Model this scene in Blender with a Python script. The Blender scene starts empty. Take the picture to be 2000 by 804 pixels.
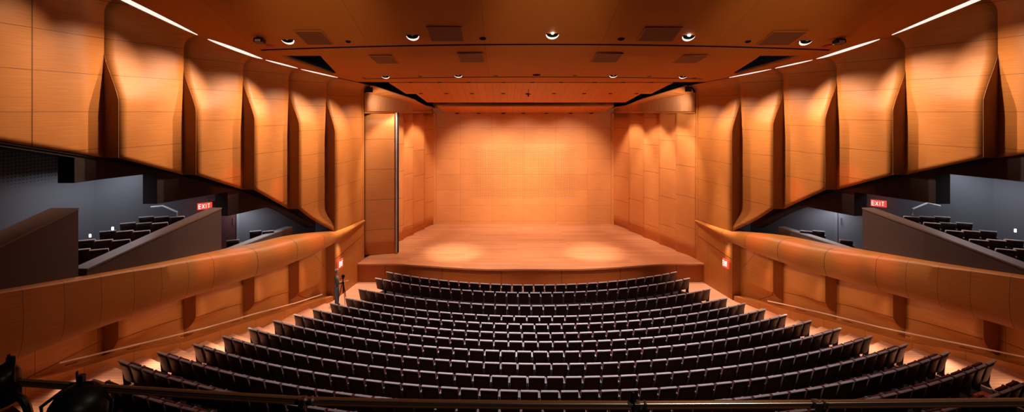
import bpy, bmesh, math, random
from math import sin, cos, pi, radians as R, sqrt, atan2
from mathutils import Vector, Matrix
random.seed(7)
SC = bpy.context.scene
COL = SC.collection
EYE = 9.35          # camera height above the front of the floor
CX, HZ, F = 983.0, 218.0, 900.0

# ------------------------------------------------------------------ camera, world, exposure
cam = bpy.data.cameras.new('camera'); co = bpy.data.objects.new('camera', cam); COL.objects.link(co)
co.location = (-1.5, 0, EYE); co.rotation_euler = (R(90), 0, 0)
cam.sensor_width = 36; cam.lens = F / 2000 * 36
cam.shift_x = (1000 - CX) / 2000; cam.shift_y = -(402 - HZ) / 2000
cam.clip_start = .05; cam.clip_end = 200
SC.camera = co
w = bpy.data.worlds.new('world'); SC.world = w; w.use_nodes = True
w.node_tree.nodes['Background'].inputs[0].default_value = (.5, .42, .5, 1)
w.node_tree.nodes['Background'].inputs[1].default_value = .004
SC.view_settings.view_transform = 'Standard'; SC.view_settings.look = 'None'
SC.view_settings.gamma = 1; SC.view_settings.use_curve_mapping = False
SC.view_settings.exposure = 0.14
try:
    SC.cycles.use_denoising = True
    SC.cycles.max_bounces = 6; SC.cycles.diffuse_bounces = 4; SC.cycles.glossy_bounces = 3
    SC.cycles.sample_clamp_indirect = 4
    SC.cycles.use_light_tree = True
except Exception: pass

def px(x, y, Y):
    return Vector(((x - CX) / F * Y - 1.5, Y, EYE - (y - HZ) / F * Y))
def proj(p):
    return (CX + (p[0] + 1.5) / p[1] * F, HZ + (EYE - p[2]) / p[1] * F)
def lerp(a, b, t): return a + (b - a) * t
def interp(x, pts):
    if x <= pts[0][0]:
        a, b = pts[0], pts[1]
    elif x >= pts[-1][0]:
        a, b = pts[-2], pts[-1]
    else:
        for a, b in zip(pts, pts[1:]):
            if a[0] <= x <= b[0]: break
    return a[1] + (b[1] - a[1]) * (x - a[0]) / (b[0] - a[0])
def bend(x):
    x = max(0, min(1, x)); return .72 * x + .28 * x * x * (3 - 2 * x)
def sstep(x):
    x = max(0, min(1, x)); return x * x * (3 - 2 * x)

# ------------------------------------------------------------------ lights of the hall and added fills
WARM = (1.0, .72, .53); NEUT = (1.0, .76, .63); COOL = (.82, .87, 1.0)
def spot(name, loc, target, power, size=60, blend=.6, color=WARM, radius=.08):
    l = bpy.data.lights.new(name, 'SPOT'); l.energy = power; l.spot_size = R(size); l.spot_blend = blend
    l.color = color; l.shadow_soft_size = radius
    o = bpy.data.objects.new(name, l); COL.objects.link(o); o.location = loc
    d = Vector(target) - Vector(loc); o.rotation_euler = d.to_track_quat('-Z', 'Y').to_euler()
    return o
def area(name, loc, target, power, sx, sy, color=WARM):
    l = bpy.data.lights.new(name, 'AREA'); l.shape = 'RECTANGLE'; l.size = sx; l.size_y = sy
    l.energy = power; l.color = color
    o = bpy.data.objects.new(name, l); COL.objects.link(o); o.location = loc
    d = Vector(target) - Vector(loc); o.rotation_euler = d.to_track_quat('-Z', 'Y').to_euler()
    return o
STAGE_Z = EYE - 8.3
HW_ = [(9, 15.0), (14.5, 13.9), (16.8, 13.0), (18.9, 12.0), (21.1, 11.1), (22.9, 10.1), (26, 9.35)]
# stage washes from the recessed fittings of the wooden canopy
for x, k in ((-5.0, 1.25), (-1.8, .8), (1.8, .8), (5.0, 1.25)):
    spot('stage_wash', (x, 25.0, EYE + 1.35), (x * .85, 27.4, STAGE_Z), 1500 * k, 70, .9, NEUT, .15)
for x in (-3.6, 0, 3.6):
    spot('stage_wall_wash', (x, 27.4, EYE + .85), (x * .85, 34.2, STAGE_Z + 2.9), 3000, 66, .9, NEUT, .15)
for x in (-4.4, 3.8):
    spot('stage_front_wash', (x * .9, 22.4, EYE + 1.6), (x, 27.2, STAGE_Z), 7500, 22, 1.0, NEUT, .15)
    spot('stage_front_fill', (x * .9, 19.5, EYE + 1.9), (x * .75, 26.6, STAGE_Z), 2400, 38, .8, NEUT, .15)
for s in (-1, 1):                                   # light falling on the stage side walls
    for y in (26.4, 28.4, 30.6):
        hw = 6.63 + (34.2 - y) * .3317
        spot('stage_side_scallop', (s * (hw - 2.6), y - .4, EYE + .9), (s * (hw + .1), y + 1.2, EYE - 4.6), 1100, 56, .6, NEUT, .12)
# wall washers in the ceiling, throwing back from the stage side on to every bay
for s in (-1, 1):
    for (y, p, tz, sz) in ((11.6, 560, 1.0, 58), (13.9, 800, .8, 58), (15.7, 1250, .1, 64), (17.9, 1350, -.9, 70),
                       (20.1, 1250, -2.0, 76), (22.0, 1150, -2.6, 76), (24.4, 1250, -3.4, 80)):
        hw = interp(y, [(9, 15.0), (14.5, 13.9), (16.8, 13.0), (18.9, 12.0), (21.1, 11.1), (22.9, 10.1), (26, 9.35)])
        ly = y + 1.5; lz = interp(ly, [(11, 4.9), (14.5, 3.55), (16.8, 2.75), (18.9, 2.22), (21.1, 1.95), (22.9, 1.70), (26, 1.47)])
        spot('wall_washer', (s * (hw - 3.0), ly, EYE + lz - .15), (s * hw, y - .1, EYE + tz), p, sz, 1.0, WARM, .05)
    spot('frieze_fill', (s * 8.3, 25.3, EYE + .55), (s * 8.4, 28.6, EYE + .1), 150, 110, 1.0, (1, .80, .62), .05)  # added spot to brighten the frieze; no fitting hangs there
    # added spots under the balcony to light the side aisle; no fittings there
    for (y, x, z) in ((11.2, 13.3, -6.2), (12.6, 13.05, -6.4), (14.6, 12.3, -6.7), (16.7, 11.45, -6.85), (18.8, 10.5, -6.9), (20.9, 9.75, -6.9)):
        spot('aisle_fill', (s * (x + .25), y, EYE + z), (s * (x - .5), y + .1, 0), (60 if y < 12 else 130 if y < 14 else 190 if y < 16 else 250), 76, 1.0, (1, .74, .56), .05)
    spot('corner_downlight', (s * 8.7, 23.8, EYE + 1.2), (s * 8.9, 23.4, 0), 4600, 26, .8, (1, .74, .56), .08)
    # small red-orange accent beams falling on the balcony front and the foot of the upper wall
    for (y, x, z, p, sz) in ((16.5, 11.95, -5.25, 420, 7), (17.6, 11.5, -5.3, 420, 8), (19.6, 10.75, -5.5, 420, 8), (21.4, 10.1, -5.6, 520, 10), (24.0, 9.45, -6.0, 420, 9), (18.3, 12.1, -2.6, 380, 9), (20.3, 11.3, -3.4, 380, 9), (20.9, 9.95, -7.2, 300, 10)):
        spot('orange_accent', (s * 4.5, y - .5, EYE + 1.7), (s * x, y, EYE + z), p * 3.2, sz, .9, (1, .16, .03), .1)
    # cross light from the far ceiling fittings, cut off by the balcony edge above the lower wall
    for (x, y, ty, p) in ((-4.8, 17.2, 16.8, 1100), (-4.8, 18.6, 19.2, 2200), (-3.5, 20.0, 21.6, 2200)):
        spot('cross_light', (s * x, y, EYE + 1.9), (s * interp(ty, HW_), ty, EYE - 7.7), p, 17, .9, WARM, .1)
    # more added spots under the balcony, brightening the lower wall
    for (y, x, z) in ((13.6, 12.6, -6.6), (15.7, 11.9, -6.8), (17.8, 11.0, -6.9), (19.9, 10.2, -6.9), (22.0, 9.6, -6.8)):
        spot('lower_wall_fill', (s * (x - .35), y + 1.3, EYE + z), (s * (x + 1.2), y - .3, EYE + z - 1.4), 10 if y < 15 else 35, 120, 1.0, WARM, .1)
    area('box_work_light', (s * 15.2, 16.2, EYE - 3.25 + 1.2), (s * 15.2, 15.8, 0), 40, 1.0, 3.0, COOL)
    area('box_door_light', (s * 12.6, 20.3, EYE - 4.3), (s * 13.2, 20.2, 0), 16, .6, 1.4, COOL)
# house downlights above the seating
for (x, y, z) in ((-9.4, 16.3, 2.7), (-4.8, 16.6, 2.75), (.3, 16.8, 2.75), (5.2, 16.7, 2.7), (9.5, 16.2, 2.7)):
    spot('house_downlight', (x, y, EYE + z - .16), (x * .8, y - .6, 0), 600 if abs(x) > 7 else 3700, 72, 1.0, (1, .92, .96), .1)
for x in (-5.2, -1.8, 2.0, 5.5):
    spot('far_house_downlight', (x, 22.2, EYE + 1.6), (x * .9, 20.0, 0), 1100, 70, 1.0, (1, .92, .96), .1)
# added spots that light the rail, then added uplights in place of ceiling bounce
spot('rail_fill', (-.2, -1.2, EYE + 1.1), (-.9, 1.6, EYE - .9), 38, 110, .8, (1, .78, .55), .05)
spot('rail_top_fill', (.8, 2.4, EYE + 3.4), (-.6, 1.5, EYE - .9), 160, 60, .8, (1, .78, .55), .05)
for x in (-7, 0, 7):
    spot('ceiling_bounce', (x, 3.0, EYE + 1.0), (x * 1.0, 17, EYE + 6.6), 800, 36, 1.0, (1, .72, .46), .2)
    spot('ceiling_bounce_fill', (x * .8, 3.0, EYE + .6), (x * 1.2, 20, EYE + 4.0), 1900, 25, 1.0, (1, .74, .46), .2)

# ------------------------------------------------------------------ materials
def nodes(name):
    m = bpy.data.materials.new(name); m.use_nodes = True; nt = m.node_tree
    return m, nt, nt.nodes['Principled BSDF']
def math_(nt, op, a, b=None, c=None):
    n = nt.nodes.new('ShaderNodeMath'); n.operation = op
    for i, v in enumerate((a, b, c)):
        if v is None: continue
        if isinstance(v, (int, float)): n.inputs[i].default_value = v
        else: nt.links.new(v, n.inputs[i])
    return n.outputs[0]
def sepxyz(nt, out):
    n = nt.nodes.new('ShaderNodeSeparateXYZ'); nt.links.new(out, n.inputs[0]); return n.outputs
def mix(nt, fac, a, b):
    n = nt.nodes.new('ShaderNodeMix'); n.data_type = 'RGBA'
    for i, v in ((0, fac), (6, a), (7, b)):
        if isinstance(v, (int, float)): n.inputs[i].default_value = v
        elif isinstance(v, tuple): n.inputs[i].default_value = v + (1,)
        else: nt.links.new(v, n.inputs[i])
    return n.outputs[2]
def wood(name, c1, c2, rough=.45, seam=None, seam_w=(.004, .005), grain=(1.0, 38), perf=False, dark=(.05, .015, .004), spec=.3, var=.12):
    """veneer: grain along UV u (metres); joints where the 'seam' layer crosses whole numbers"""
    m, nt, p = nodes(name); L = nt.links.new
    uv = nt.nodes.new('ShaderNodeUVMap'); uv.uv_map = 'UVMap'
    mp = nt.nodes.new('ShaderNodeMapping'); mp.inputs['Scale'].default_value = (grain[0], grain[1], 1); L(uv.outputs[0], mp.inputs[0])
    n1 = nt.nodes.new('ShaderNodeTexNoise'); n1.inputs['Scale'].default_value = 1; n1.inputs['Detail'].default_value = 4; L(mp.outputs[0], n1.inputs[0])
    n2 = nt.nodes.new('ShaderNodeTexNoise'); n2.inputs['Scale'].default_value = .9; n2.inputs['Detail'].default_value = 2; L(uv.outputs[0], n2.inputs[0])
    f = math_(nt, 'MULTIPLY_ADD', n1.outputs[0], 1.5, -.25)
    f = math_(nt, 'MULTIPLY_ADD', n2.outputs[0], .5, math_(nt, 'SUBTRACT', f, .25))
    cl = nt.nodes.new('ShaderNodeClamp'); L(f, cl.inputs[0])
    col = mix(nt, cl.outputs[0], c1, c2)
    if seam:
        s = nt.nodes.new('ShaderNodeUVMap'); s.uv_map = 'seam'; o = sepxyz(nt, s.outputs[0])
        masks = []
        for k in (0, 1):
            fr = math_(nt, 'FRACT', math_(nt, 'ADD', o[k], 100.5))
            d = math_(nt, 'ABSOLUTE', math_(nt, 'SUBTRACT', fr, .5))
            masks.append(math_(nt, 'LESS_THAN', d, seam_w[k]))
        mk = math_(nt, 'MAXIMUM', masks[0], masks[1])
        col = mix(nt, math_(nt, 'MULTIPLY', mk, .85), col, dark)
        # each panel of veneer differs a little in tone
        cc = nt.nodes.new('ShaderNodeCombineXYZ'); L(math_(nt, 'FLOOR', o[0]), cc.inputs[0]); L(math_(nt, 'FLOOR', o[1]), cc.inputs[1])
        wn = nt.nodes.new('ShaderNodeTexWhiteNoise'); L(cc.outputs[0], wn.inputs[0])
        br = math_(nt, 'MULTIPLY_ADD', wn.outputs[0], var, 1 - var / 2)
        hs = nt.nodes.new('ShaderNodeHueSaturation'); L(br, hs.inputs['Value']); L(col, hs.inputs['Color']); col = hs.outputs[0]
    if perf:
        o = sepxyz(nt, uv.outputs[0]); a = []
        for k in (0, 1):
            fr = math_(nt, 'SUBTRACT', math_(nt, 'FRACT', math_(nt, 'ADD', math_(nt, 'MULTIPLY', o[k], 1 / .115), 100)), .5)
            a.append(math_(nt, 'MULTIPLY', fr, fr))
        r2 = math_(nt, 'ADD', a[0], a[1])
        dx = math_(nt, 'DIVIDE', math_(nt, 'ABSOLUTE', math_(nt, 'SUBTRACT', o[0], .0)), 4.25)
        dy = math_(nt, 'DIVIDE', math_(nt, 'ABSOLUTE', math_(nt, 'SUBTRACT', o[1], -4.55)), 1.98)
        edge = math_(nt, 'MAXIMUM', dx, dy)
        size = math_(nt, 'MULTIPLY', math_(nt, 'MINIMUM', math_(nt, 'MAXIMUM', math_(nt, 'MULTIPLY', math_(nt, 'SUBTRACT', 1.0, edge), 6), 0), 1), .11)
        hole = math_(nt, 'LESS_THAN', r2, size)
        col = mix(nt, math_(nt, 'MULTIPLY', hole, .55), col, (.20, .05, .010))
    L(col, p.inputs['Base Color']); p.inputs['Roughness'].default_value = rough
    try: p.inputs['Specular IOR Level'].default_value = spec
    except Exception: pass
    return m
def plain(name, col, rough=.6, metal=0, emit=None, strength=0, noise=0, spec=.4, scale=20):
    m, nt, p = nodes(name)
    p.inputs['Base Color'].default_value = col + (1,); p.inputs['Roughness'].default_value = rough; p.inputs['Metallic'].default_value = metal
    p.inputs['Specular IOR Level'].default_value = spec
    if noise:
        g = nt.nodes.new('ShaderNodeNewGeometry')
        n = nt.nodes.new('ShaderNodeTexNoise'); n.inputs['Scale'].default_value = scale; nt.links.new(g.outputs['Position'], n.inputs[0])
        c = mix(nt, n.outputs[0], tuple(v * (1 - noise) for v in col), tuple(min(1, v * (1 + noise)) for v in col)); nt.links.new(c, p.inputs['Base Color'])
    if emit:
        p.inputs['Emission Color'].default_value = emit + (1,); p.inputs['Emission Strength'].default_value = strength
    return m
def dotted(name, c0, c1, pitch, r2=.07, zmin=None, zmax=None):
    """perforated board; the holes keep to a band of heights (world z), fading out at its lower edge"""
    m, nt, p = nodes(name); uv = nt.nodes.new('ShaderNodeUVMap'); uv.uv_map = 'UVMap'; o = sepxyz(nt, uv.outputs[0]); a = []
    for k in (0, 1):
        fr = math_(nt, 'SUBTRACT', math_(nt, 'FRACT', math_(nt, 'ADD', math_(nt, 'MULTIPLY', o[k], 1 / pitch), 200)), .5)
        a.append(math_(nt, 'MULTIPLY', fr, fr))
    r = math_(nt, 'ADD', a[0], a[1])
    lim = r2
    if zmin is not None:
        g = nt.nodes.new('ShaderNodeNewGeometry'); z = sepxyz(nt, g.outputs['Position'])[2]
        lim = math_(nt, 'MULTIPLY', math_(nt, 'MINIMUM', math_(nt, 'MAXIMUM', math_(nt, 'DIVIDE', math_(nt, 'SUBTRACT', z, zmin), .5), 0), 1), r2)
    h = math_(nt, 'LESS_THAN', r, lim)
    nt.links.new(mix(nt, h, c0, c1), p.inputs['Base Color']); p.inputs['Roughness'].default_value = .7
    return m
C1, C2 = (.44, .150, .026), (.62, .250, .060)
M = {
 'wall': wood('veneer_wall', C1, C2, .5, seam=True, seam_w=(.004, .0055)),
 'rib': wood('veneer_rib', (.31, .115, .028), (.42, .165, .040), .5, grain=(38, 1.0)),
 'low': wood('veneer_lower_wall', C1, C2, .42, seam=True, seam_w=(.004, .006)),
 'band': wood('veneer_balcony', C1, C2, .45, seam=True, seam_w=(.006, .0)),
 'back': wood('veneer_stage_back', (.60, .23, .065), (.75, .33, .11), .45, seam=True, seam_w=(.002, .004), perf=True, dark=(.22, .07, .018)),
 'side': wood('veneer_stage_side', (.56, .20, .05), (.72, .30, .09), .45, seam=True, seam_w=(.0, .0055)),
 'ceil': wood('ceiling_paint', (.46, .150, .017), (.48, .158, .019), .75, seam=True, seam_w=(.0012, 0), grain=(1, 1), dark=(.1, .03, .006)),
 'cloud': wood('veneer_canopy', (.52, .15, .024), (.62, .20, .035), .5, seam=True, seam_w=(.02, 0), grain=(6, 60), dark=(.24, .07, .012)),
 'flute': wood('veneer_fluted', (.45, .16, .04), (.72, .32, .10), .5, grain=(60, 1)),
 'stage': wood('stage_boards', (.46, .185, .075), (.66, .31, .15), .30, seam=True, seam_w=(.0, .03), grain=(.35, 22), dark=(.36, .14, .05), spec=.6, var=.28),
 'riser': wood('stage_front_veneer', (.36, .11, .022), (.48, .16, .035), .45, seam=True, seam_w=(.004, 0)),
 'aisle': wood('aisle_boards', (.58, .28, .16), (.74, .39, .25), .4, seam=True, seam_w=(.0, .05), grain=(.6, 22), dark=(.4, .16, .07)),
 'black': plain('black_void', (.004, .004, .005), .9),
 'dark': plain('dark_soffit', (.035, .022, .02), .9, noise=.15),
 'grey': dotted('grey_box_wall', (.21, .21, .23), (.06, .06, .07), .11, .09, EYE - 2.4),
 'greyp': plain('grey_plain', (.24, .24, .26), .7, noise=.06),
 'pcap': plain('parapet_cap', (.17, .11, .09), .5, noise=.1),
 'pface': plain('parapet_face', (.066, .045, .046), .65, noise=.12),
 'darkfloor': plain('dark_floor', (.02, .012, .012), .95, noise=.3),
 'shell': wood('seat_shell_veneer', (.040, .013, .010), (.056, .018, .013), .45, grain=(2, 40)),
 'fabric': plain('seat_fabric_grey', (.38, .325, .325), .8, noise=.12, scale=60),
 'pan': plain('seat_pan_red', (.10, .014, .010), .85, noise=.15, scale=60),
 'red': plain('seat_pan_lit_red', (.62, .06, .02), .8, noise=.1, scale=60),  # pan red with the light falling on it put into the colour
 'arm': plain('armrest_grey', (.30, .27, .31), .5),
 'std': plain('seat_standard', (.05, .045, .05), .5),
 'metal': plain('brushed_steel', (.55, .53, .52), .3, 1),
 'white': plain('white_paint', (.8, .78, .76), .5),
 'rail': plain('handrail_steel', (.80, .58, .46), .3, .1),
 'bronze': plain('rail_bronze', (.30, .12, .055), .35, .2),
 'vent': dotted('vent_mesh', (.17, .045, .013), (.07, .018, .006), .06, .08),
 'hole': plain('black_disc', (.006, .004, .004), .9, spec=.05),
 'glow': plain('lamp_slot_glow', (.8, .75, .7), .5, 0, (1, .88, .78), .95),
 'lamp': plain('lamp_glow', (1, 1, 1), .5, 0, (1, .95, .88), 30),
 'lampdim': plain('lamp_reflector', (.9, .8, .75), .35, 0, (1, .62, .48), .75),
 'exit_bg': plain('exit_red', (.6, .03, .03), .4, 0, (1, .10, .06), .75),
 'exit_tx': plain('exit_text', (1, 1, 1), .4, 0, (1, .82, .78), 1.1),
 'steplight': plain('step_light', (1, 1, 1), .4, 0, (.8, .9, 1), 6),
 'door': plain('dark_red_door', (.10, .03, .03), .55, noise=.1),
 'blackmetal': plain('black_metal', (.012, .011, .012), .4, .3),
 'skin': plain('skin', (.55, .30, .21), .6), 'shirt': plain('grey_shirt', (.12, .12, .13), .85, noise=.25, scale=9),
 'jeans': plain('blue_jeans', (.05, .075, .12), .85, noise=.15), 'hair': plain('grey_hair', (.22, .17, .14), .8),
 'shoe': plain('dark_shoe', (.03, .025, .025), .5),
}

# ------------------------------------------------------------------ mesh builder
class MB:
    def __init__(s): s.v = []; s.f = []; s.uv = []; s.sm = []
    def face(s, pts, uv=None, seam=None):
        i = len(s.v); s.v += [Vector(p) for p in pts]; s.f.append(list(range(i, i + len(pts))))
        if uv is None:
            n = (Vector(pts[1]) - Vector(pts[0])).cross(Vector(pts[2]) - Vector(pts[0]))
            if n.length == 0: n = Vector((0, 0, 1))
            n.normalize()
            if abs(n.z) > .7: uv = [(p[0], p[1]) for p in pts]
            elif abs(n.x) > abs(n.y): uv = [(p[1], p[2]) for p in pts]
            else: uv = [(p[0], p[2]) for p in pts]
        s.uv.append(uv); s.sm.append(seam if seam else [(.5, .5)] * len(pts))
    def grid(s, P, uvf=None, smf=None):
        for i in range(len(P) - 1):
            for j in range(len(P[0]) - 1):
                idx = ((i, j), (i + 1, j), (i + 1, j + 1), (i, j + 1))
                s.face([P[a][b] for a, b in idx], [uvf(a, b) for a, b in idx] if uvf else None, [smf(a, b) for a, b in idx] if smf else None)
    def box(s, c, d, rot=None):
        x, y, z = [q / 2 for q in d]; c = Vector(c)
        V = [Vector((a * x, b * y, e * z)) for a in (-1, 1) for b in (-1, 1) for e in (-1, 1)]
        if rot: V = [rot @ q for q in V]
        V = [q + c for q in V]
        for q in ((0, 1, 3, 2), (4, 6, 7, 5), (0, 4, 5, 1), (2, 3, 7, 6), (0, 2, 6, 4), (1, 5, 7, 3)): s.face([V[k] for k in q])
    def prism(s, poly, axis_vec):
        a = Vector(axis_vec); P = [Vector(p) for p in poly]; Q = [p + a for p in P]
        s.face(P[::-1]); s.face(Q)
        for i in range(len(P)):
            j = (i + 1) % len(P); s.face([P[i], P[j], Q[j], Q[i]])
    def tube(s, pts, r, n=8, caps=True):
        pts = [Vector(p) for p in pts]; rings = []
        rr = r if isinstance(r, (list, tuple)) else [r] * len(pts)
        up0 = Vector((0, 0, 1))
        for i, p in enumerate(pts):
            d = (pts[min(i + 1, len(pts) - 1)] - pts[max(i - 1, 0)]).normalized()
            up = up0 if abs(d.z) < .95 else Vector((1, 0, 0))
            a = d.cross(up).normalized(); b = a.cross(d).normalized()
            rings.append([p + (a * cos(2 * pi * k / n) + b * sin(2 * pi * k / n)) * rr[i] for k in range(n)])
        for A, B in zip(rings, rings[1:]):
            for k in range(n): s.face([A[k], A[(k + 1) % n], B[(k + 1) % n], B[k]])
        if caps: s.face(rings[0][::-1]); s.face(rings[-1])
    def lathe(s, prof, c=(0, 0, 0), n=16, axis='z', arc=2 * pi):
        c = Vector(c); rings = []
        for k in range(n + 1):
            a = arc * k / n
            if axis == 'z': rings.append([c + Vector((r * cos(a), r * sin(a), z)) for r, z in prof])
            else: rings.append([c + Vector((r * cos(a), z, r * sin(a))) for r, z in prof])
        s.grid(rings)
    def build(s, name, mat, parent=None, smooth=False, bevel=0, solid=0, merge=True, xf=None, mods=None):
        me = bpy.data.meshes.new(name)
        V = [xf @ v for v in s.v] if xf else s.v
        me.from_pydata([tuple(v) for v in V], [], s.f)
        a = me.uv_layers.new(name='UVMap'); b = me.uv_layers.new(name='seam')
        a.data.foreach_set('uv', [q for f in s.uv for c in f for q in c[:2]])
        b.data.foreach_set('uv', [q for f in s.sm for c in f for q in c[:2]])
        me.materials.append(mat)
        bm = bmesh.new(); bm.from_mesh(me)
        if merge: bmesh.ops.remove_doubles(bm, verts=bm.verts, dist=.0004)
        if bevel: bmesh.ops.bevel(bm, geom=[e for e in bm.edges if len(e.link_faces) == 2 and e.calc_face_angle(0) > .5], offset=bevel, segments=2, affect='EDGES', profile=.6)
        if smooth:
            for f in bm.faces: f.smooth = True
        bm.to_mesh(me); bm.free(); me.update()
        if smooth:
            try: me.set_sharp_from_angle(angle=R(38))
            except Exception: pass
        o = bpy.data.objects.new(name, me); COL.objects.link(o)
        if parent: o.parent = parent
        if solid:
            md = o.modifiers.new('thickness', 'SOLIDIFY'); md.thickness = solid; md.offset = -1
        return o
def empty(name, loc=(0, 0, 0), rz=0, label=None, cat=None, group=None, kind=None):
    o = bpy.data.objects.new(name, None); COL.objects.link(o); o.location = loc; o.rotation_euler = (0, 0, rz); o.empty_display_size = .1
    return tag(o, label, cat, group, kind)
def tag(o, label=None, cat=None, group=None, kind=None):
    if label: o['label'] = label
    if cat: o['category'] = cat
    if group: o['group'] = group
    if kind: o['kind'] = kind
    return o
def copy_tree(o, parent=None):
    c = o.copy(); COL.objects.link(c); c.parent = parent
    for ch in list(o.children): copy_tree(ch, c)
    return c
SIDE = {-1: 'left', 1: 'right'}

# ------------------------------------------------------------------ profile data of the hall (heights relative to the eye)
CEIL = [(8, 6.0), (11, 4.9), (14.5, 3.55), (16.8, 2.75), (18.9, 2.22), (21.1, 1.95), (22.9, 1.70), (26, 1.47), (27, 1.4)]
def ceil(Y): return interp(Y, CEIL)
FY = [14.5, 16.8, 18.9, 21.1, 22.9, 26.0]
HWO = [(9, 15.0), (14.5, 14.06), (16.8, 13.15), (18.9, 12.17), (21.1, 11.32), (22.9, 10.29), (26, 9.35)]
HWI = [(9, 14.9), (14.5, 13.60), (16.8, 12.70), (18.9, 11.70), (21.1, 10.85), (22.9, 9.87), (26, 9.30)]
TAP = [(.37, 1.82), (.06, 1.5), (-.29, 1.22), (-.56, .84), (-.94, .58)]
LTAP = [(-7.15, -7.65), (-7.5, -7.92), (-7.85, -8.22), (-8.25, -8.62), (-9.6, -9.7)]
BOT = [(9, -.05), (11.7, -.70), (14.5, -1.45), (16.8, -2.3), (18.9, -3.2), (21.1, -4.45), (22.9, -5.95), (26, -6.2)]
SEAMOFF = [-1.15, 0, -.32, -.6, -.88, .84, 0]
INSET = .45
def hwo(Y): return interp(Y, HWO)
def cove_edge(Y): return hwo(Y) - INSET
# floor tiers: circles about (0, 39.6)
RC = 39.6
ROWY = [22.83, 21.86, 20.39, 19.16, 18.24, 17.35, 16.5, 15.5, 14.46, 13.42, 12.4, 11.36, 10.35, 9.35]
ROWH = [-8.55, -8.55, -8.52, -8.45, -8.35, -8.27, -8.17, -8.0, -7.84, -7.65, -7.44, -7.2, -6.95, -6.75]
ROWX = [7.7, 8.04, 8.45, 8.65, 9.03, 9.46, 9.9, 10.28, 10.7, 11.04, 11.4, 11.83, 12.2, 11.8]
SEATH = .82
ROWR = [RC - y for y in ROWY]; ROWZ = [max(0, EYE + h - SEATH) for h in ROWH]
def floor_z(x, y):
    r = sqrt(x * x + (RC - y) ** 2); z = 0
    for rr, zz in zip(ROWR, ROWZ):
        if r > rr - .42: z = zz
    return z

# ------------------------------------------------------------------ side walls
def smoothcol(near_pts): pass
def bay_upper(s, k, parent):
    # k = 0: bay nearest the camera, from Y 9 to the first rib
    if k == 0: Y0, Y1 = 9.0, FY[0]; xi0 = xo0 = 15.0; t0 = t1 = 0
    else: Y0, Y1 = FY[k - 1], FY[k]; xi0 = interp(Y0, HWI); xo0 = interp(Y0, HWO); t0, t1 = TAP[k - 1]
    x1 = interp(Y1, HWO)
    nU = 8; full = (k == 5)
    cols = []; 
    for i in range(nU + 1):
        t = i / nU; Y = lerp(Y0, Y1, t); top = ceil(Y); hc = top - INSET; bot = interp(Y, BOT) if not full else -6.2 + 0 * t
        col = []
        def X(h):
            near = lerp(xi0, xo0, bend((h - t0) / (t1 - t0))) if k else xi0
            far = x1
            if k == 4: far = lerp(x1, 9.87, sstep((-4.7 - h) / 1.2))
            return lerp(near, far, t)
        n1 = 30
        for j in range(n1 + 1):
            h = lerp(bot, hc, j / n1); col.append((X(h), Y, h))
        xt = X(hc)
        for j in range(1, 7):
            a = j / 6 * pi / 2
            col.append((xt - INSET * (1 - cos(a)), Y, hc + INSET * sin(a)))
        cols.append(col)
    L = sqrt((Y1 - Y0) ** 2 + (x1 - xi0) ** 2); off = SEAMOFF[k]
    P = [[Vector((s * p[0], p[1], EYE + p[2])) for p in c] for c in cols]
    if s > 0: pass
    m = MB()
    def uvf(i, j): return (i / nU * L + k * 3.3 + (7 if s > 0 else 0), cols[i][j][2])
    vs = 0.0
    def smf(i, j):
        Y = cols[i][j][1]
        return ((Y - 12.6) / 3.6 if k == 0 else .5, (cols[i][j][2] - off) / 1.15)
    m.grid(P, uvf, smf)
    o = m.build('wall_panel', M['wall'], parent, smooth=True)
    md = o.modifiers.new('thickness', 'SOLIDIFY'); md.thickness = .04; md.offset = 1 if s > 0 else -1
    return o
def rib(s, k, parent):
    Y = FY[k]; xi = interp(Y, HWI); xo = interp(Y, HWO); t0, t1 = TAP[k]
    m = MB(); bot = interp(Y, BOT)
    hs = [lerp(bot, t1, j / 30) for j in range(31)]
    for d in (0,):
        P = [[], []]
        for h in hs:
            x = lerp(xi, xo, bend((h - t0) / (t1 - t0)))
            if k == 4: xo2 = lerp(xo, 9.87 + .02, sstep((-4.7 - h) / 1.2))
            else: xo2 = xo
            P[0].append(Vector((s * x, Y, EYE + h))); P[1].append(Vector((s * max(xo2, x), Y, EYE + h)))
        m.grid(P)
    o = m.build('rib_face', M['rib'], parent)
    md = o.modifiers.new('thickness', 'SOLIDIFY'); md.thickness = .02; md.offset = 0
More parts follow.
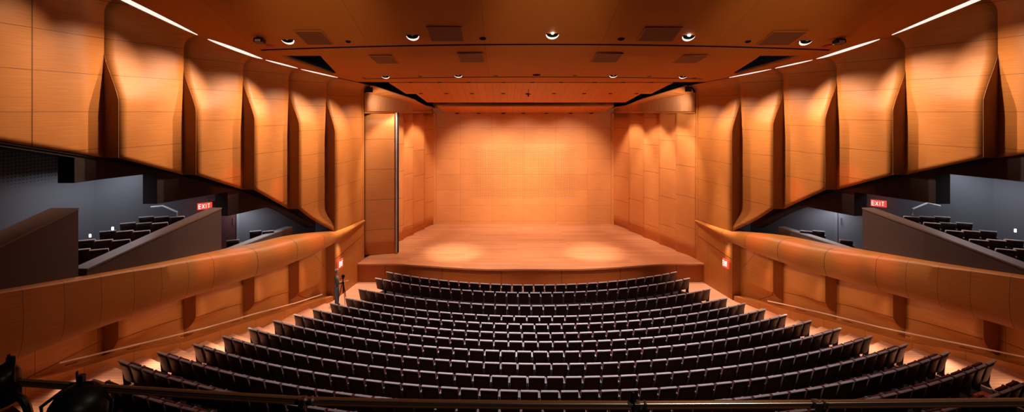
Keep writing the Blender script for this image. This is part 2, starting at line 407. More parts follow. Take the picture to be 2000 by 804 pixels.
def bay_lower(s, k, parent):
    if k == 0: Y0, Y1 = 8.0, FY[0]; xi0 = 14.9; xo0 = 15.1; t0, t1 = -20, -21
    else: Y0, Y1 = FY[k - 1], FY[k]; xi0 = interp(Y0, HWI); xo0 = interp(Y0, HWO); t0, t1 = LTAP[k - 1]
    x1 = interp(Y1, HWO)
    nU = 8; rows = 26; P = []; cols = []
    fz = lambda Y: floor_z(hwo(Y) - .3, Y) - EYE - .4
    for i in range(nU + 1):
        t = i / nU; Y = lerp(Y0, Y1, t); top = -5.9 if k < 5 else -6.15; bot = fz(Y)
        col = []
        for j in range(rows + 1):
            h = lerp(bot, top, j / rows)
            near = lerp(xo0, xi0, sstep((h - t1) / (t0 - t1))) if k else xi0
            col.append((lerp(near, x1, t), Y, h))
        cols.append(col); P.append([Vector((s * p[0], p[1], EYE + p[2])) for p in col])
    L = sqrt((Y1 - Y0) ** 2 + (x1 - xi0) ** 2)
    hw_floor = [fz(Y0) + .4, fz(Y1) + .4]
    def smf(i, j):
        x, Y, h = cols[i][j]; t = i / nU
        if k == 5: return ((t * 2.2 + .6), (h + 6.9 + .45 * (1 - t)) / 3.0)
        # level joint just under the rib foot, a raking joint near the top of the panel
        base = lerp(t0 if k else -7.2, (LTAP[k][0] if k < 5 else -9), t)
        return ((Y - 12.6) / 1.7 if k == 0 else .5, (h - base) / (1.75 + .9 * (1 - t)))
    m = MB(); m.grid(P, lambda i, j: (i / nU * L + k * 3.1, cols[i][j][2]), smf)
    o = m.build('lower_wall_panel', M['low'], parent, smooth=True)
    md = o.modifiers.new('thickness', 'SOLIDIFY'); md.thickness = .04; md.offset = 1 if s > 0 else -1
def rib_lower(s, k, parent):
    Y = FY[k]; xi = interp(Y, HWI); xo = interp(Y, HWO); t0, t1 = LTAP[k]
    if k == 4: t0, t1 = -9.9, -10
    m = MB(); P = [[], []]
    for j in range(31):
        h = lerp(t1, -5.9, j / 30)
        x = lerp(xo, xi, sqrt(max(0, min(1, (h - t1) / (t0 - t1)))))
        P[0].append(Vector((s * x, Y, EYE + h))); P[1].append(Vector((s * xo, Y, EYE + h)))
    m.grid(P)
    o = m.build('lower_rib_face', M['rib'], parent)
    md = o.modifiers.new('thickness', 'SOLIDIFY'); md.thickness = .02; md.offset = 0
for s in (-1, 1):
    root = empty('wall_' + SIDE[s], kind='structure')
    for k in range(6): bay_upper(s, k, root)
    for k in range(5): rib(s, k, root)
    low = empty('wall_%s_lower' % SIDE[s], kind='structure')
    for k in range(6): bay_lower(s, k, low)
    for k in range(5): rib_lower(s, k, low)
    # plinth following the rake of the aisle
    m = MB(); A = []
    Ys = [8 + i * .25 for i in range(73)]
    for Y in Ys:
        x = interp(Y, HWI) - .06 if Y < 23 else interp(Y, [(23, 9.80), (26, 9.29)])
        h = interp(Y, [(8, -6.35), (11.4, -6.9), (13.4, -7.45), (14.8, -7.72), (16.5, -8.2), (18.5, -8.45), (20.8, -8.85), (23, -9.12), (26, -9.2)])
        if Y > 22.95: continue
        A.append([Vector((s * (x + .6), Y, EYE + h)), Vector((s * x, Y, EYE + h)), Vector((s * x, Y, EYE + h - 1.0))])
    m.grid(A, lambda i, j: (Ys[i], A[i][j].z), lambda i, j: ((Ys[i]) / 1.35, .5 if j else .5))
    m.build('baseboard_' + SIDE[s], M['low'], None).__setitem__('kind', 'structure')
    # grey room behind the boxes
    pts = [(17.2, 7), (16.6, 17), (12.6, 21.5), (11.05, 23.4), (10.3, 23.4)]
    m = MB(); acc = 0
    for (a, b) in zip(pts, pts[1:]):
        d = sqrt((b[0] - a[0]) ** 2 + (b[1] - a[1]) ** 2)
        lo, hi = EYE - 6.4, EYE + .2
        m.face([(s * a[0], a[1], lo), (s * b[0], b[1], lo), (s * b[0], b[1], hi), (s * a[0], a[1], hi)], [(acc, lo), (acc + d, lo), (acc + d, hi), (acc, hi)])
        acc += d
    m.build('wall_%s_boxes' % SIDE[s], M['grey'], None, solid=.05).__setitem__('kind', 'structure')
    # floor of the boxes and their dark stepped soffit
    m = MB()
    for (a, b) in zip(Ys[:53:4], Ys[4:57:4]):
        m.face([(s * (hwo(a) - .5), a, EYE - 6.0), (s * 17.2, a, EYE - 6.0), (s * 17.2, b, EYE - 6.0), (s * (hwo(b) - .5), b, EYE - 6.0)])
    m.build('floor_boxes_' + SIDE[s], M['darkfloor'], None, solid=.1).__setitem__('kind', 'structure')
    m = MB()
    steps = [(9, 13.7, None), (13.7, 16.0, -2.12), (16.0, 18.35, -3.2), (18.35, 22.4, -4.15)]
    for (a, b, h) in steps:
        n = 8
        for i in range(n):
            ya, yb = lerp(a, b, i / n), lerp(a, b, (i + 1) / n)
            ha = interp(ya, BOT) - .13 if h is None else min(h, interp(ya, BOT) - .1)
            hb = interp(yb, BOT) - .13 if h is None else min(h, interp(yb, BOT) - .1)
            xa, xb = hwo(ya) + .05, hwo(yb) + .05
            if ya > 21: xa += 0.0
            top = EYE + .2
            w_ = .5
            P = [(s * xa, ya, EYE + ha), (s * xb, yb, EYE + hb), (s * (xb + w_), yb, EYE + hb), (s * (xa + w_), ya, EYE + ha)]
            T = [(p[0], p[1], top) for p in P]
            m.face(P); m.face([P[0], P[1], T[1], T[0]]); m.face([P[2], P[3], T[3], T[2]])
            if i == 0: m.face([P[0], P[3], T[3], T[0]])
            if i == n - 1: m.face([P[1], P[2], T[2], T[1]])
        hh = EYE + .1
        m.face([(s * (hwo(a) + .4), a, hh), (s * 17.2, a, hh), (s * 17.2, b, hh), (s * (hwo(b) + .4), b, hh)])
    m.build('ceiling_boxes_' + SIDE[s], M['dark'], None).__setitem__('kind', 'structure')
    # thin dark edge under the veneer
    m = MB()
    for i in range(51):
        ya, yb = 9 + i * .25, 9.25 + i * .25
        def xx(Y):
            for q in range(5):
                pass
            return hwo(Y) + .02
        m.face([(s * (xx(ya) - .0), ya, EYE + interp(ya, BOT)), (s * (xx(yb)), yb, EYE + interp(yb, BOT)), (s * (xx(yb) + .6), yb, EYE + interp(yb, BOT) - .02), (s * (xx(ya) + .6), ya, EYE + interp(ya, BOT) - .02)])
    m.build('trim_soffit_' + SIDE[s], M['black'], None, solid=.05).__setitem__('kind', 'structure')

# ------------------------------------------------------------------ ceiling
def yc(pxh):   # depth where the centre ceiling appears pxh above the horizon
    a, b = 12.0, 27.0
    for _ in range(60):
        c = (a + b) / 2
        if ceil(c) / c * F > pxh: a = c
        else: b = c
    return a
def cp(x, y):  # point on the ceiling seen at x, y
    Y = yc(HZ - y); return ((x - CX) / F * Y - 1.5, Y)
mc = MB()
def ribbon(m, fa, fb, Y0, Y1, n, pitch=4.4):
    for i in range(n):
        a, b = lerp(Y0, Y1, i / n), lerp(Y0, Y1, (i + 1) / n)
        P = [(fa(a), a), (fb(a), a), (fb(b), b), (fa(b), b)]
        if fa(a) < fb(a): P = P[::-1]
        m.face([(x, y, EYE + ceil(y)) for x, y in P], [(x, y) for x, y in P], [(x / pitch + .5, .5) for x, y in P])
Yh1, Yh1b = yc(109), yc(75)
Yh2, YE = yc(58), 26.4
xin1 = [(Yh1, (1455 - 620) / 2), (Yh1b, (1400 - 656) / 2)]
def halfx(xl, xr, Y): return (xr - xl) / 2 / F * Y
hx_out = [(Yh1, halfx(565, 1560, Yh1)), (Yh1b, halfx(650, 1436, Yh1b))]
hx_in = [(Yh1, halfx(620, 1478, Yh1)), (Yh1b, halfx(655, 1430, Yh1b))]
ribbon(mc, lambda y: -cove_edge(y), cove_edge, 8.0, Yh1, 24)
for s in (-1, 1):
    ribbon(mc, lambda y: s * cove_edge(y), lambda y: s * interp(y, hx_out), Yh1, Yh1b, 10)
ribbon(mc, lambda y: -interp(y, hx_in), lambda y: interp(y, hx_in), Yh1, Yh1b, 10)
ribbon(mc, lambda y: -cove_edge(y), cove_edge, Yh1b, Yh2, 6)
oc = mc.build('ceiling', M['ceil'], None); oc['kind'] = 'structure'
md = oc.modifiers.new('thickness', 'SOLIDIFY'); md.thickness = .03; md.offset = -1
# the dark void above
m = MB(); m.box((0, 21.5, EYE + 4.6), (26, 26, .1)); m.box((0, 34.6, EYE + 2.3), (22, .1, 4.8))
for s in (-1, 1): m.box((s * 12.6, 24.5, EYE + 3.9), (.1, 14, 2.0))
m.build('ceiling_void', M['black'], None)['kind'] = 'structure'
# dark slots and lit cove slots
def strip(name, pts, wd0, mat, thick=.03, drop=.012, taper=False):
    m = MB(); A = []
    for i, (x, y) in enumerate(pts):
        wdt = wd0 * max(.12, sin(pi * min(1, max(0, i / (len(pts) - 1)))) ** .55) if taper else wd0
        a = Vector(pts[max(i - 1, 0)] + (0,)); b = Vector(pts[min(i + 1, len(pts) - 1)] + (0,)); d = (b - a).normalized(); n = Vector((-d.y, d.x, 0)) * wdt / 2
        z0 = EYE + ceil(y + n.y) - drop; z1 = EYE + ceil(y - n.y) - drop
        A.append([Vector((x + n.x, y + n.y, z0)), Vector((x - n.x, y - n.y, z1)), Vector((x - n.x, y - n.y, z1 + thick)), Vector((x + n.x, y + n.y, z0 + thick)), Vector((x + n.x, y + n.y, z0))])
    m.grid(A)
    m.face(A[0][:4]); m.face(A[-1][:4][::-1])
    return m.build(name, mat, None)
def slotline(xa, xb, y0, yend, n=24):
    out = []
    xm = (xa + xb) / 2
    for i in range(n + 1):
        x = lerp(xa, xb, i / n); t = (x - xm) / ((xb - xa) / 2); yy = y0 + (yend - y0) * t * t
        Y = yc(HZ - yy); out.append(((x - CX) / F * Y - 1.5, Y))
    return out
tag(strip('ceiling_slot', slotline(510, 1620, 86.5, 97.5), .10, M['hole']), 'long dark linear slot across the ceiling above the front seating rows', 'ceiling slot')
tag(strip('ceiling_slot', slotline(712, 1372, 150, 154), .09, M['hole']), 'shorter dark linear slot across the ceiling nearest the stage canopy', 'ceiling slot')
names4 = ['nearest the camera', 'second from the camera', 'third from the camera', 'nearest the stage']
for s in (-1, 1):
    for i, (a, b, wd) in enumerate(((12.4, 16.7, .26), (17.05, 19.1, .27), (19.3, 20.9, .19), (21.1, 22.9, .17))):
        pts = [(s * (cove_edge(lerp(a, b, q / 12)) - .02 - wd / 2), lerp(a, b, q / 12)) for q in range(13)]
        o = strip('cove_light', pts, wd, M['glow'], taper=True)
        tag(o, 'long white lit ceiling slot along the %s wall, %s' % (SIDE[s], names4[i]), 'light', None)
    pts = [(s * (cove_edge(lerp(22.95, 25.9, q / 8)) - .05), lerp(22.95, 25.9, q / 8)) for q in range(9)]
    strip('trim_shadow_gap_' + SIDE[s], pts, .07, M['hole'])['kind'] = 'structure'
    # pale rim of the triangular opening
    m = MB(); A = []
    for q in range(9):
        y = lerp(Yh1, Yh1b, q / 8); x = interp(y, hx_out); z = EYE + ceil(y)
        A.append([Vector((s * x, y, z - .015)), Vector((s * (x + .16), y, z - .015)), Vector((s * (x + .16), y, z + .02)), Vector((s * x, y, z + .06))])
    m.grid(A); m.build('trim_opening_' + SIDE[s], M['pcap'], None)['kind'] = 'structure'

# ceiling fittings
def cnorm(Y):
    s_ = (ceil(Y + .3) - ceil(Y - .3)) / .6; return atan2(s_, 1)
def at_ceiling(o, x, y, tilt=0):
    X, Y = cp(x, y); o.location = (X, Y, EYE + ceil(Y)); o.rotation_euler = (cnorm(Y) - tilt, 0, 0); return o
def vent(x0, x1, y0, y1, label, i):
    xa, Ya = cp((x0 + x1) / 2, y0); xb, Yb = cp((x0 + x1) / 2, y1)
    wd = (x1 - x0) / F * (Ya + Yb) / 2; dp = abs(Yb - Ya)
    t = empty('ceiling_vent', label=label, cat='vent', group=None)
    t.location = ((xa + xb) / 2, (Ya + Yb) / 2, EYE + ceil((Ya + Yb) / 2)); t.rotation_euler = (cnorm((Ya + Yb) / 2), 0, 0)
    m = MB(); m.box((0, 0, -.012), (wd, dp, .03)); m.build('grille', M['vent'], t)
    m = MB()
    for sx in (-1, 1): m.box((sx * wd / 2, 0, -.012), (.03, dp + .03, .034))
    for sy in (-1, 1): m.box((0, sy * dp / 2, -.012), (wd, .03, .034))
    m.build('frame', M['ceil'], t)
vl = ['large brown mesh vent left of the ceiling, beside the outer left downlight', 'large brown mesh vent just right of the second downlight from the left',
      'large brown mesh vent just left of the fourth downlight from the left', 'large brown mesh vent just left of the outer right downlight',
      'small vent beyond the slot, leftmost of the four far ones', 'small vent beyond the slot, second from left of the far ones',
      'small vent beyond the slot, third from left of the far ones', 'small vent beyond the slot, rightmost of the four far ones']
for i, (a, b, c, d) in enumerate(((588, 640, 58, 86), (838, 904, 51, 79), (1252, 1322, 52, 79), (1494, 1558, 59, 87), (729, 773, 107, 123), (896, 945, 102, 119), (1160, 1210, 102, 119), (1325, 1371, 106, 122))):
    vent(a, b, c, d, vl[i], i)
def downlight(x, y, r, label, lit, s_aim):
    t = empty('downlight', label=label, cat='ceiling light', group=None); at_ceiling(t, x, y, R(26))
    m = MB(); m.lathe([(r * 1.04, .14), (r * 1.04, -.02), (r * .95, -.02), (r * .95, .0)], n=28); m.build('trim_ring', M['ceil'], t, smooth=True)
    m = MB(); m.lathe([(r * .97, -.012), (r * .97, .04), (r * .9, .16)], n=28); rf = m.build('reflector', M['lampdim'], t, smooth=True)
    m = MB(); m.lathe([(r * .9, .0), (r * .9, .16), (0.001, .16)], n=28); m.lathe([(r * .93, -.006), (0.001, -.006)], n=28, arc=2 * pi); m.build('dark_baffle', M['hole'], t, smooth=True)
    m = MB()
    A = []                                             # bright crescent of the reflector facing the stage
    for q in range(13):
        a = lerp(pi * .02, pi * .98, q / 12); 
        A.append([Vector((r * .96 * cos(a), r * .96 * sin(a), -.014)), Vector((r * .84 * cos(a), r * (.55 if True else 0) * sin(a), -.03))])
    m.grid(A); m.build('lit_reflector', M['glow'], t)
    m = MB(); m.lathe([(0.001, -.06), (r * .16, -.055), (r * .22, -.02), (r * .2, 0)], (0, -r * .2, 0), n=14)
    m.build('lamp', M['lamp'] if lit else M['metal'], rf, smooth=True)
    return t
dl = [(562, 77, 0), (806, 69, 0), (1079, 66, 1), (1345, 70, 1), (1574, 79, 0)]
dn = ['leftmost', 'second from left', 'middle and brightest', 'fourth from left, glinting', 'rightmost']
for (x, y, lit), n in zip(dl, dn): downlight(x, y, .25, 'large round recessed ceiling downlight, %s of the near five' % n, lit, 0)
for (x, y), n in zip(((753, 149), (895, 147), (1198, 147), (1334, 149)), ('leftmost', 'second from left', 'third from left', 'rightmost')):
    downlight(x, y - .5, .2, 'small round downlight before the stage canopy, %s of the four' % n, 0, 0)
for i, (x, y, r) in enumerate(((680, 81, .10), (943, 75, .13), (1213, 76, .13), (1461, 81, .11), (1048, 146, .2))):
    m = MB(); m.lathe([(0.001, -.02), (r * .9, -.02), (r, 0)], n=20); o = m.build('ceiling_disc', M['hole'], None, smooth=True); at_ceiling(o, x, y)
    tag(o, ['small black round ceiling disc between the two left vents', 'black round ceiling disc left of the middle downlight', 'black round ceiling disc right of the middle downlight', 'small black round ceiling disc between the two right vents', 'wide black round ceiling disc just before the second slot'][i], 'ceiling speaker')
for i, (x, y) in enumerate(((820, 149), (968, 148), (1123, 147.5), (1268, 149), (711, 152), (1357, 152))):
    m = MB(); m.lathe([(0.001, -.02), (.1, -.02), (.11, 0)], n=14); o = m.build('sprinkler_plate', M['door'], None, smooth=True); at_ceiling(o, x, y)
    tag(o, 'tiny dark round ceiling plate along the second slot, %s' % ['second from left', 'third from left', 'fourth from left', 'fifth from left', 'leftmost', 'rightmost'][i], 'ceiling plate')
for s, (x, y) in ((-1, (528, 89.5)), (1, (1615, 89.5))):
    m = MB(); m.lathe([(0.001, -.07), (.1, -.07), (.15, -.04), (.16, 0)], n=18); o = m.build('smoke_detector', plain('detector_red', (.5, .06, .02), .5), None, smooth=True); at_ceiling(o, x, y)
    tag(o, 'small round red ceiling detector near the %s end of the slot' % SIDE[s], 'smoke detector')
for s, (x, y) in ((-1, (508, 74)), (1, (1638, 76))):
    t = empty('ceiling_camera', label='small boxy black camera hanging near the %s outer downlight' % SIDE[s], cat='camera'); at_ceiling(t, x, y)
    m = MB(); m.box((0, 0, -.12), (.34, .26, .16)); m.build('housing', M['blackmetal'], t, bevel=.02)
    m = MB(); m.lathe([(.12, 0), (.10, -.05)], n=14); m.build('mount', M['blackmetal'], t)
    m = MB(); m.box((0, -.14, -.15), (.2, .02, .08)); m.build('glass', M['white'], t)
for s, (x, y) in ((-1, (722, 175)), (1, (1344, 174))):
    p = px(x, y, 25.9)
    t = empty('loudspeaker', p, label='small black loudspeaker hung at the %s end of the proscenium' % SIDE[s], cat='loudspeaker')
    m = MB(); m.box((0, 0, 0), (.34, .28, .24), Matrix.Rotation(-.3 * s, 3, 'Z') @ Matrix.Rotation(.25, 3, 'X')); m.build('cabinet', M['blackmetal'], t, bevel=.015)
    m = MB(); m.tube([(0, 0, .1), (0, 0, .32)], .025); m.build('bracket', M['blackmetal'], t)

# ------------------------------------------------------------------ wooden canopies over the stage
def canopy(xn, xf, Y0, h0, Y1, h1, label, ends=True):
    t = empty('stage_canopy', (0, (Y0 + Y1) / 2, EYE + (h0 + h1) / 2), label=label, cat='ceiling panel')
    m = MB(); o = t.location
    P = [(-xn, Y0, EYE + h0), (xn, Y0, EYE + h0), (xf, Y1, EYE + h1), (-xf, Y1, EYE + h1)]
    Q = [Vector(p) - o for p in P]; T = [q + Vector((0, 0, .1)) for q in Q]
    m.face(Q, [(p[0], p[1]) for p in P], [(p[0] / .42, .5) for p in P])
    m.face(T[::-1])
    for i in range(4):
        j = (i + 1) % 4; m.face([Q[i], Q[j], T[j], T[i]])
    m.build('panel', M['cloud'], t)
    return t
cv = canopy(7.7, 7.3, 24.95, 1.56, 27.5, 1.06, 'front slatted wooden canopy panel above the stage edge')
cv2 = canopy(6.75, 6.45, 27.55, 1.08, 30.0, .6, 'middle slatted wooden canopy panel above the stage')
cv3 = canopy(5.98, 5.8, 31.2, .36, 34.05, -.1, 'rear slatted wooden canopy panel above the back wall')
def minilight(x, y, Y, label, lit=1):
    p = px(x, y, Y); t = empty('recessed_spot', p, label=label, cat='ceiling light', group='recessed lights in the stage canopy')
    m = MB(); m.lathe([(.13, .03), (.13, -.03), (.09, -.03), (.085, .03)], n=14); m.build('ring', M['blackmetal'], t)
    m = MB(); m.lathe([(.085, -.02), (0.001, -.02)], n=14); m.build('lamp', M['glow'] if lit else M['hole'], t)
o9 = ['leftmost', 'second from left', 'third from left', 'fourth from left', 'fifth from left', 'sixth from left', 'seventh from left', 'eighth from left', 'rightmost']
for i, x in enumerate((802, 858, 915, 983, 1040, 1096, 1162, 1217, 1273)): minilight(x, 160.5, 24.75, 'tiny bright recessed light in the row before the canopy, %s' % o9[i])
for i, x in enumerate((822, 872, 922, 983, 1030, 1082, 1141, 1192, 1243)): minilight(x, 182.5, 27.45, 'tiny dark recessed light between the two canopy panels, %s' % o9[i], 0)
for i, x in enumerate((893, 935, 983, 1022, 1067, 1115, 1155)): minilight(x, 221.5, 33.95, 'tiny recessed light at the rear canopy edge, %s' % (o9[:6] + ['rightmost'])[i], 1 if x == 1022 else 0)
# lip between slot two and the canopy
m = MB(); hwL = hwo(24.8) - .5
for i in range(1):
    m.face([(-8.55, Yh2, EYE + ceil(Yh2)), (8.55, Yh2, EYE + ceil(Yh2)), (8.55, Yh2 + .02, EYE + ceil(Yh2) + .5), (-8.55, Yh2 + .02, EYE + ceil(Yh2) + .5)])
m.build('ceiling_lip', M['ceil'], None, solid=.05)['kind'] = 'structure'
# hanging microphone
p = px(1032, 184, 26.3)
t = empty('hanging_microphone', p, label='small black microphone hanging on a thin cable under the canopy', cat='microphone')
m = MB(); m.tube([(0, 0, .06), (0, 0, 1.05)], .012, 6); m.build('cable', M['blackmetal'], t)
m = MB(); m.lathe([(.001, -.14), (.035, -.12), (.035, .06), (.001, .08)], n=10); m.tube([(-.14, 0, 0), (.14, 0, 0)], .022, 6); m.build('capsules', M['blackmetal'], t, smooth=True)

# ------------------------------------------------------------------ stage
SW = lambda Y: 6.63 + (34.2 - Y) * .3317
def lipY(x): # front edge bulges towards the seats in the middle
    return 25.25 - .85 * sstep((8.2 - abs(x + .0)) / 6.2) 
stg = empty('stage', (0, 25, 0), label='raised wooden stage floor with a gently bulging curved front edge', cat='stage')
m = MB(); xs = [lerp(-9.55, 9.55, i / 48) for i in range(49)]
oo = Vector((0, 25, 0))
P = []
for x in xs:
    col = []
    for j in range(13):
        t = j / 12; y = lerp(lipY(x), 34.25, t); xx_ = x * lerp(1, 6.75 / 9.55, max(0, (y - 25.6) / 8.65))
        col.append(Vector((xx_, y, STAGE_Z)) - oo)
    P.append(col)
m.grid(P, lambda i, j: (P[i][j].x, P[i][j].y), lambda i, j: (P[i][j].x / 3.1 + .2, P[i][j].y / .14))
m.build('deck', M['stage'], stg)
m = MB(); A = []
for x in xs:
    y = lipY(x); A.append([Vector((x, y, STAGE_Z)) - oo, Vector((x, y - .05, STAGE_Z - .01)) - oo, Vector((x, y - .05, STAGE_Z - .09)) - oo, Vector((x, y + .06, STAGE_Z - .1)) - oo])
m.grid(A); m.build('nosing', M['stage'], stg, smooth=True)
m = MB(); A = []
for x in xs:
    y = lipY(x); A.append([Vector((x, y + .06, STAGE_Z - .1)) - oo, Vector((x, y + .06, -.02)) - oo])
m.grid(A, lambda i, j: (A[i][j].x, A[i][j].z), lambda i, j: (A[i][j].x / 3.2 + .5, .5)); m.build('riser', M['riser'], stg)
# back wall
m = MB(); z0, z1 = STAGE_Z - .05, EYE + 1.0; X0 = 6.7
seam = lambda x, z: ((x + 1.5 - (961 - CX) / F * 34.2) / 2.36, (z - EYE + 1.19) / 1.15)
P = [[Vector((lerp(-X0, X0, i / 8), 34.2, lerp(z0, z1, j / 8))) for j in range(9)] for i in range(9)]
m.grid(P, lambda i, j: (P[i][j].x, P[i][j].z - EYE), lambda i, j: seam(P[i][j].x, P[i][j].z))
m.build('wall_back', M['back'], None, solid=-.08)['kind'] = 'structure'
# side walls of the stage: upright panels, each slightly bowed
def stage_panel(s, Ya, Yb, parent, name='stage_wall_panel', bow=.10, zt=EYE - .08):
    m = MB(); P = []; n = 10
    for i in range(n + 1):
        t = i / n; Y = lerp(Ya, Yb, t); x = SW(Y) + bow * sin(pi * t) - .10 * t
        P.append([Vector((s * x, Y, lerp(STAGE_Z - .02, zt, j / 10))) for j in range(11)])
    m.grid(P, lambda i, j: (P[i][j].y, P[i][j].z), lambda i, j: (.5, (P[i][j].z - EYE + 1.9 + .25 * Ya) / 1.75))
    o = m.build(name, M['side'], parent, smooth=True); md = o.modifiers.new('thickness', 'SOLIDIFY'); md.thickness = .05; md.offset = 1 if s > 0 else -1
for s in (-1, 1):
    t = empty('wall_stage_' + SIDE[s], kind='structure')
    br = [26.0, 27.45, 28.95, 30.5, 32.1, 34.1] if s > 0 else [28.7, 29.9, 31.1, 32.6, 34.1]
    for a, b in zip(br, br[1:]): stage_panel(s, a, b, t)
    # corner pilaster
    m = MB(); m.lathe([(.16, 0), (.16, EYE - .1 - STAGE_Z)], (s * 6.62, 34.1, STAGE_Z), 14); m.build('corner_post', M['side'], t, smooth=True)
    # frieze above: fluted near the hall, plain further back, and the smooth soffit leaning in
    m = MB(); A = []; n = 84
    for i in range(n + 1):
        Y = lerp(26.0, 31.0, i / n); x = SW(Y) - (.13 if i % 2 else 0.0) - .02
        top = lerp(1.06, .55, (Y - 26) / 5)
        A.append([Vector((s * x, Y, EYE + .02)), Vector((s * x, Y, EYE + top))])
    m.grid(A); m.build('fluted_frieze', M['flute'], t)
    m = MB(); A = []
    for i in range(17):
        Y = lerp(26.0, 34.2, i / 16); x = SW(Y)
        ftop = interp(Y, [(26, 1.06), (31, .55), (34.2, .25)]); top = interp(Y, [(26, 1.50), (28.5, .74), (31, .40), (34.2, .3)]); xi_ = interp(Y, [(26, 9.02), (28.5, 7.0), (31, 6.75), (34.2, 6.6)])
        A.append([Vector((s * (x - .02), Y, EYE - .1)), Vector((s * (x - .03), Y, EYE + .02)), Vector((s * (x + .06), Y, EYE + .02)), Vector((s * (x + .06), Y, EYE + ftop)), Vector((s * (x - .1), Y, EYE + ftop)), Vector((s * xi_, Y, EYE + top)), Vector((s * (xi_ + .02), Y, EYE + top + .05))])
    m.grid(A, lambda i, j: (A[i][j].y, A[i][j].z)); m.build('frieze_soffit', M['side'], t, smooth=False)
    # proscenium return
    m = MB(); m.box((s * 9.42, 26.0, (EYE - .1 + STAGE_Z) / 2), (.1, .12, EYE - .1 - STAGE_Z)); m.box((s * 9.40, 25.9, EYE - 3), (.06, .2, 9.0)); m.build('proscenium_edge', M['side'], t)
# turned tower panel at the left with the dark opening behind it
a = px(713, 500, 26.45); b = px(773, 500, 26.9)
t = empty('pivoting_stage_panel', ((a.x + b.x) / 2, 26.6, STAGE_Z), label='tall turned wooden acoustic panel standing open at the left stage side', cat='stage panel')
m = MB(); n = 12; P = []
for i in range(n + 1):
    q = i / n; x = lerp(a.x - .1, b.x, q); y = lerp(26.5, 26.95, q) + .12 * sin(q * pi)
    P.append([Vector((x, y, lerp(STAGE_Z + .03, EYE - .12, j / 10))) - t.location for j in range(11)])
m.grid(P, lambda i, j: (P[i][j].x, P[i][j].z), lambda i, j: (.5, (P[i][j].z + .3) / 1.75))
o = m.build('veneer_face', M['side'], t, smooth=True); md = o.modifiers.new('thickness', 'SOLIDIFY'); md.thickness = .08; md.offset = -1
m = MB(); m.box(Vector((b.x + .03, 26.95, (STAGE_Z + EYE) / 2)) - t.location, (.06, .16, EYE - STAGE_Z - .12)); m.build('edge_trim', M['fabric'], t)
m = MB(); m.box(Vector((b.x + .09, 27.1, (STAGE_Z + EYE) / 2)) - t.location, (.05, .2, EYE - STAGE_Z - .1)); m.build('black_seal', M['black'], t)
m = MB(); m.box((-9.9, 27.5, (STAGE_Z + EYE) / 2), (.1, 3.4, EYE - STAGE_Z)); m.box((-9.2, 29.0, (STAGE_Z + EYE) / 2), (1.6, .1, EYE - STAGE_Z)); m.build('wall_wing', M['dark'], None)['kind'] = 'structure'

# ------------------------------------------------------------------ floor: stepped rings
fl = MB(); fs = MB()
def ring(m, r0, r1, z, a0, a1, n, mat=None, riser=None):
    for i in range(n):
        t0, t1 = lerp(a0, a1, i / n), lerp(a0, a1, (i + 1) / n)
        p = lambda r, t, zz: (r * sin(t), RC - r * cos(t), zz)
        Q = [p(r0, t0, z), p(r0, t1, z), p(r1, t1, z), p(r1, t0, z)]
        m.face(Q, [(q[0], q[1]) for q in Q], [(.5, q[1] / .14) for q in Q])
        if riser is not None: m.face([p(r0, t0, riser), p(r0, t1, riser), p(r0, t1, z), p(r0, t0, z)])
prev = 0
edges = [r - .42 for r in ROWR]
ring(fl, 9.0, edges[0], 0, -1.1, 1.1, 60)
for i in range(14):
    r0 = edges[i]; r1 = edges[i + 1] if i < 13 else r0 + 1.3
    ring(fl, r0, r1, ROWZ[i], -.75, .75, 60, riser=prev)
    half = math.asin(ROWX[i] / ROWR[i]) 
    zz = ROWZ[i] + .008
    ring(fs, r0 + .01, r1 - .005, zz, -half + .004, half - .004, 60)  # dark sheet just above the floor, only under the seat rows
    prev = ROWZ[i]
fl.build('floor', M['aisle'], None)['kind'] = 'structure'
fs.build('floor_rows_dark', M['darkfloor'], None)['kind'] = 'structure'

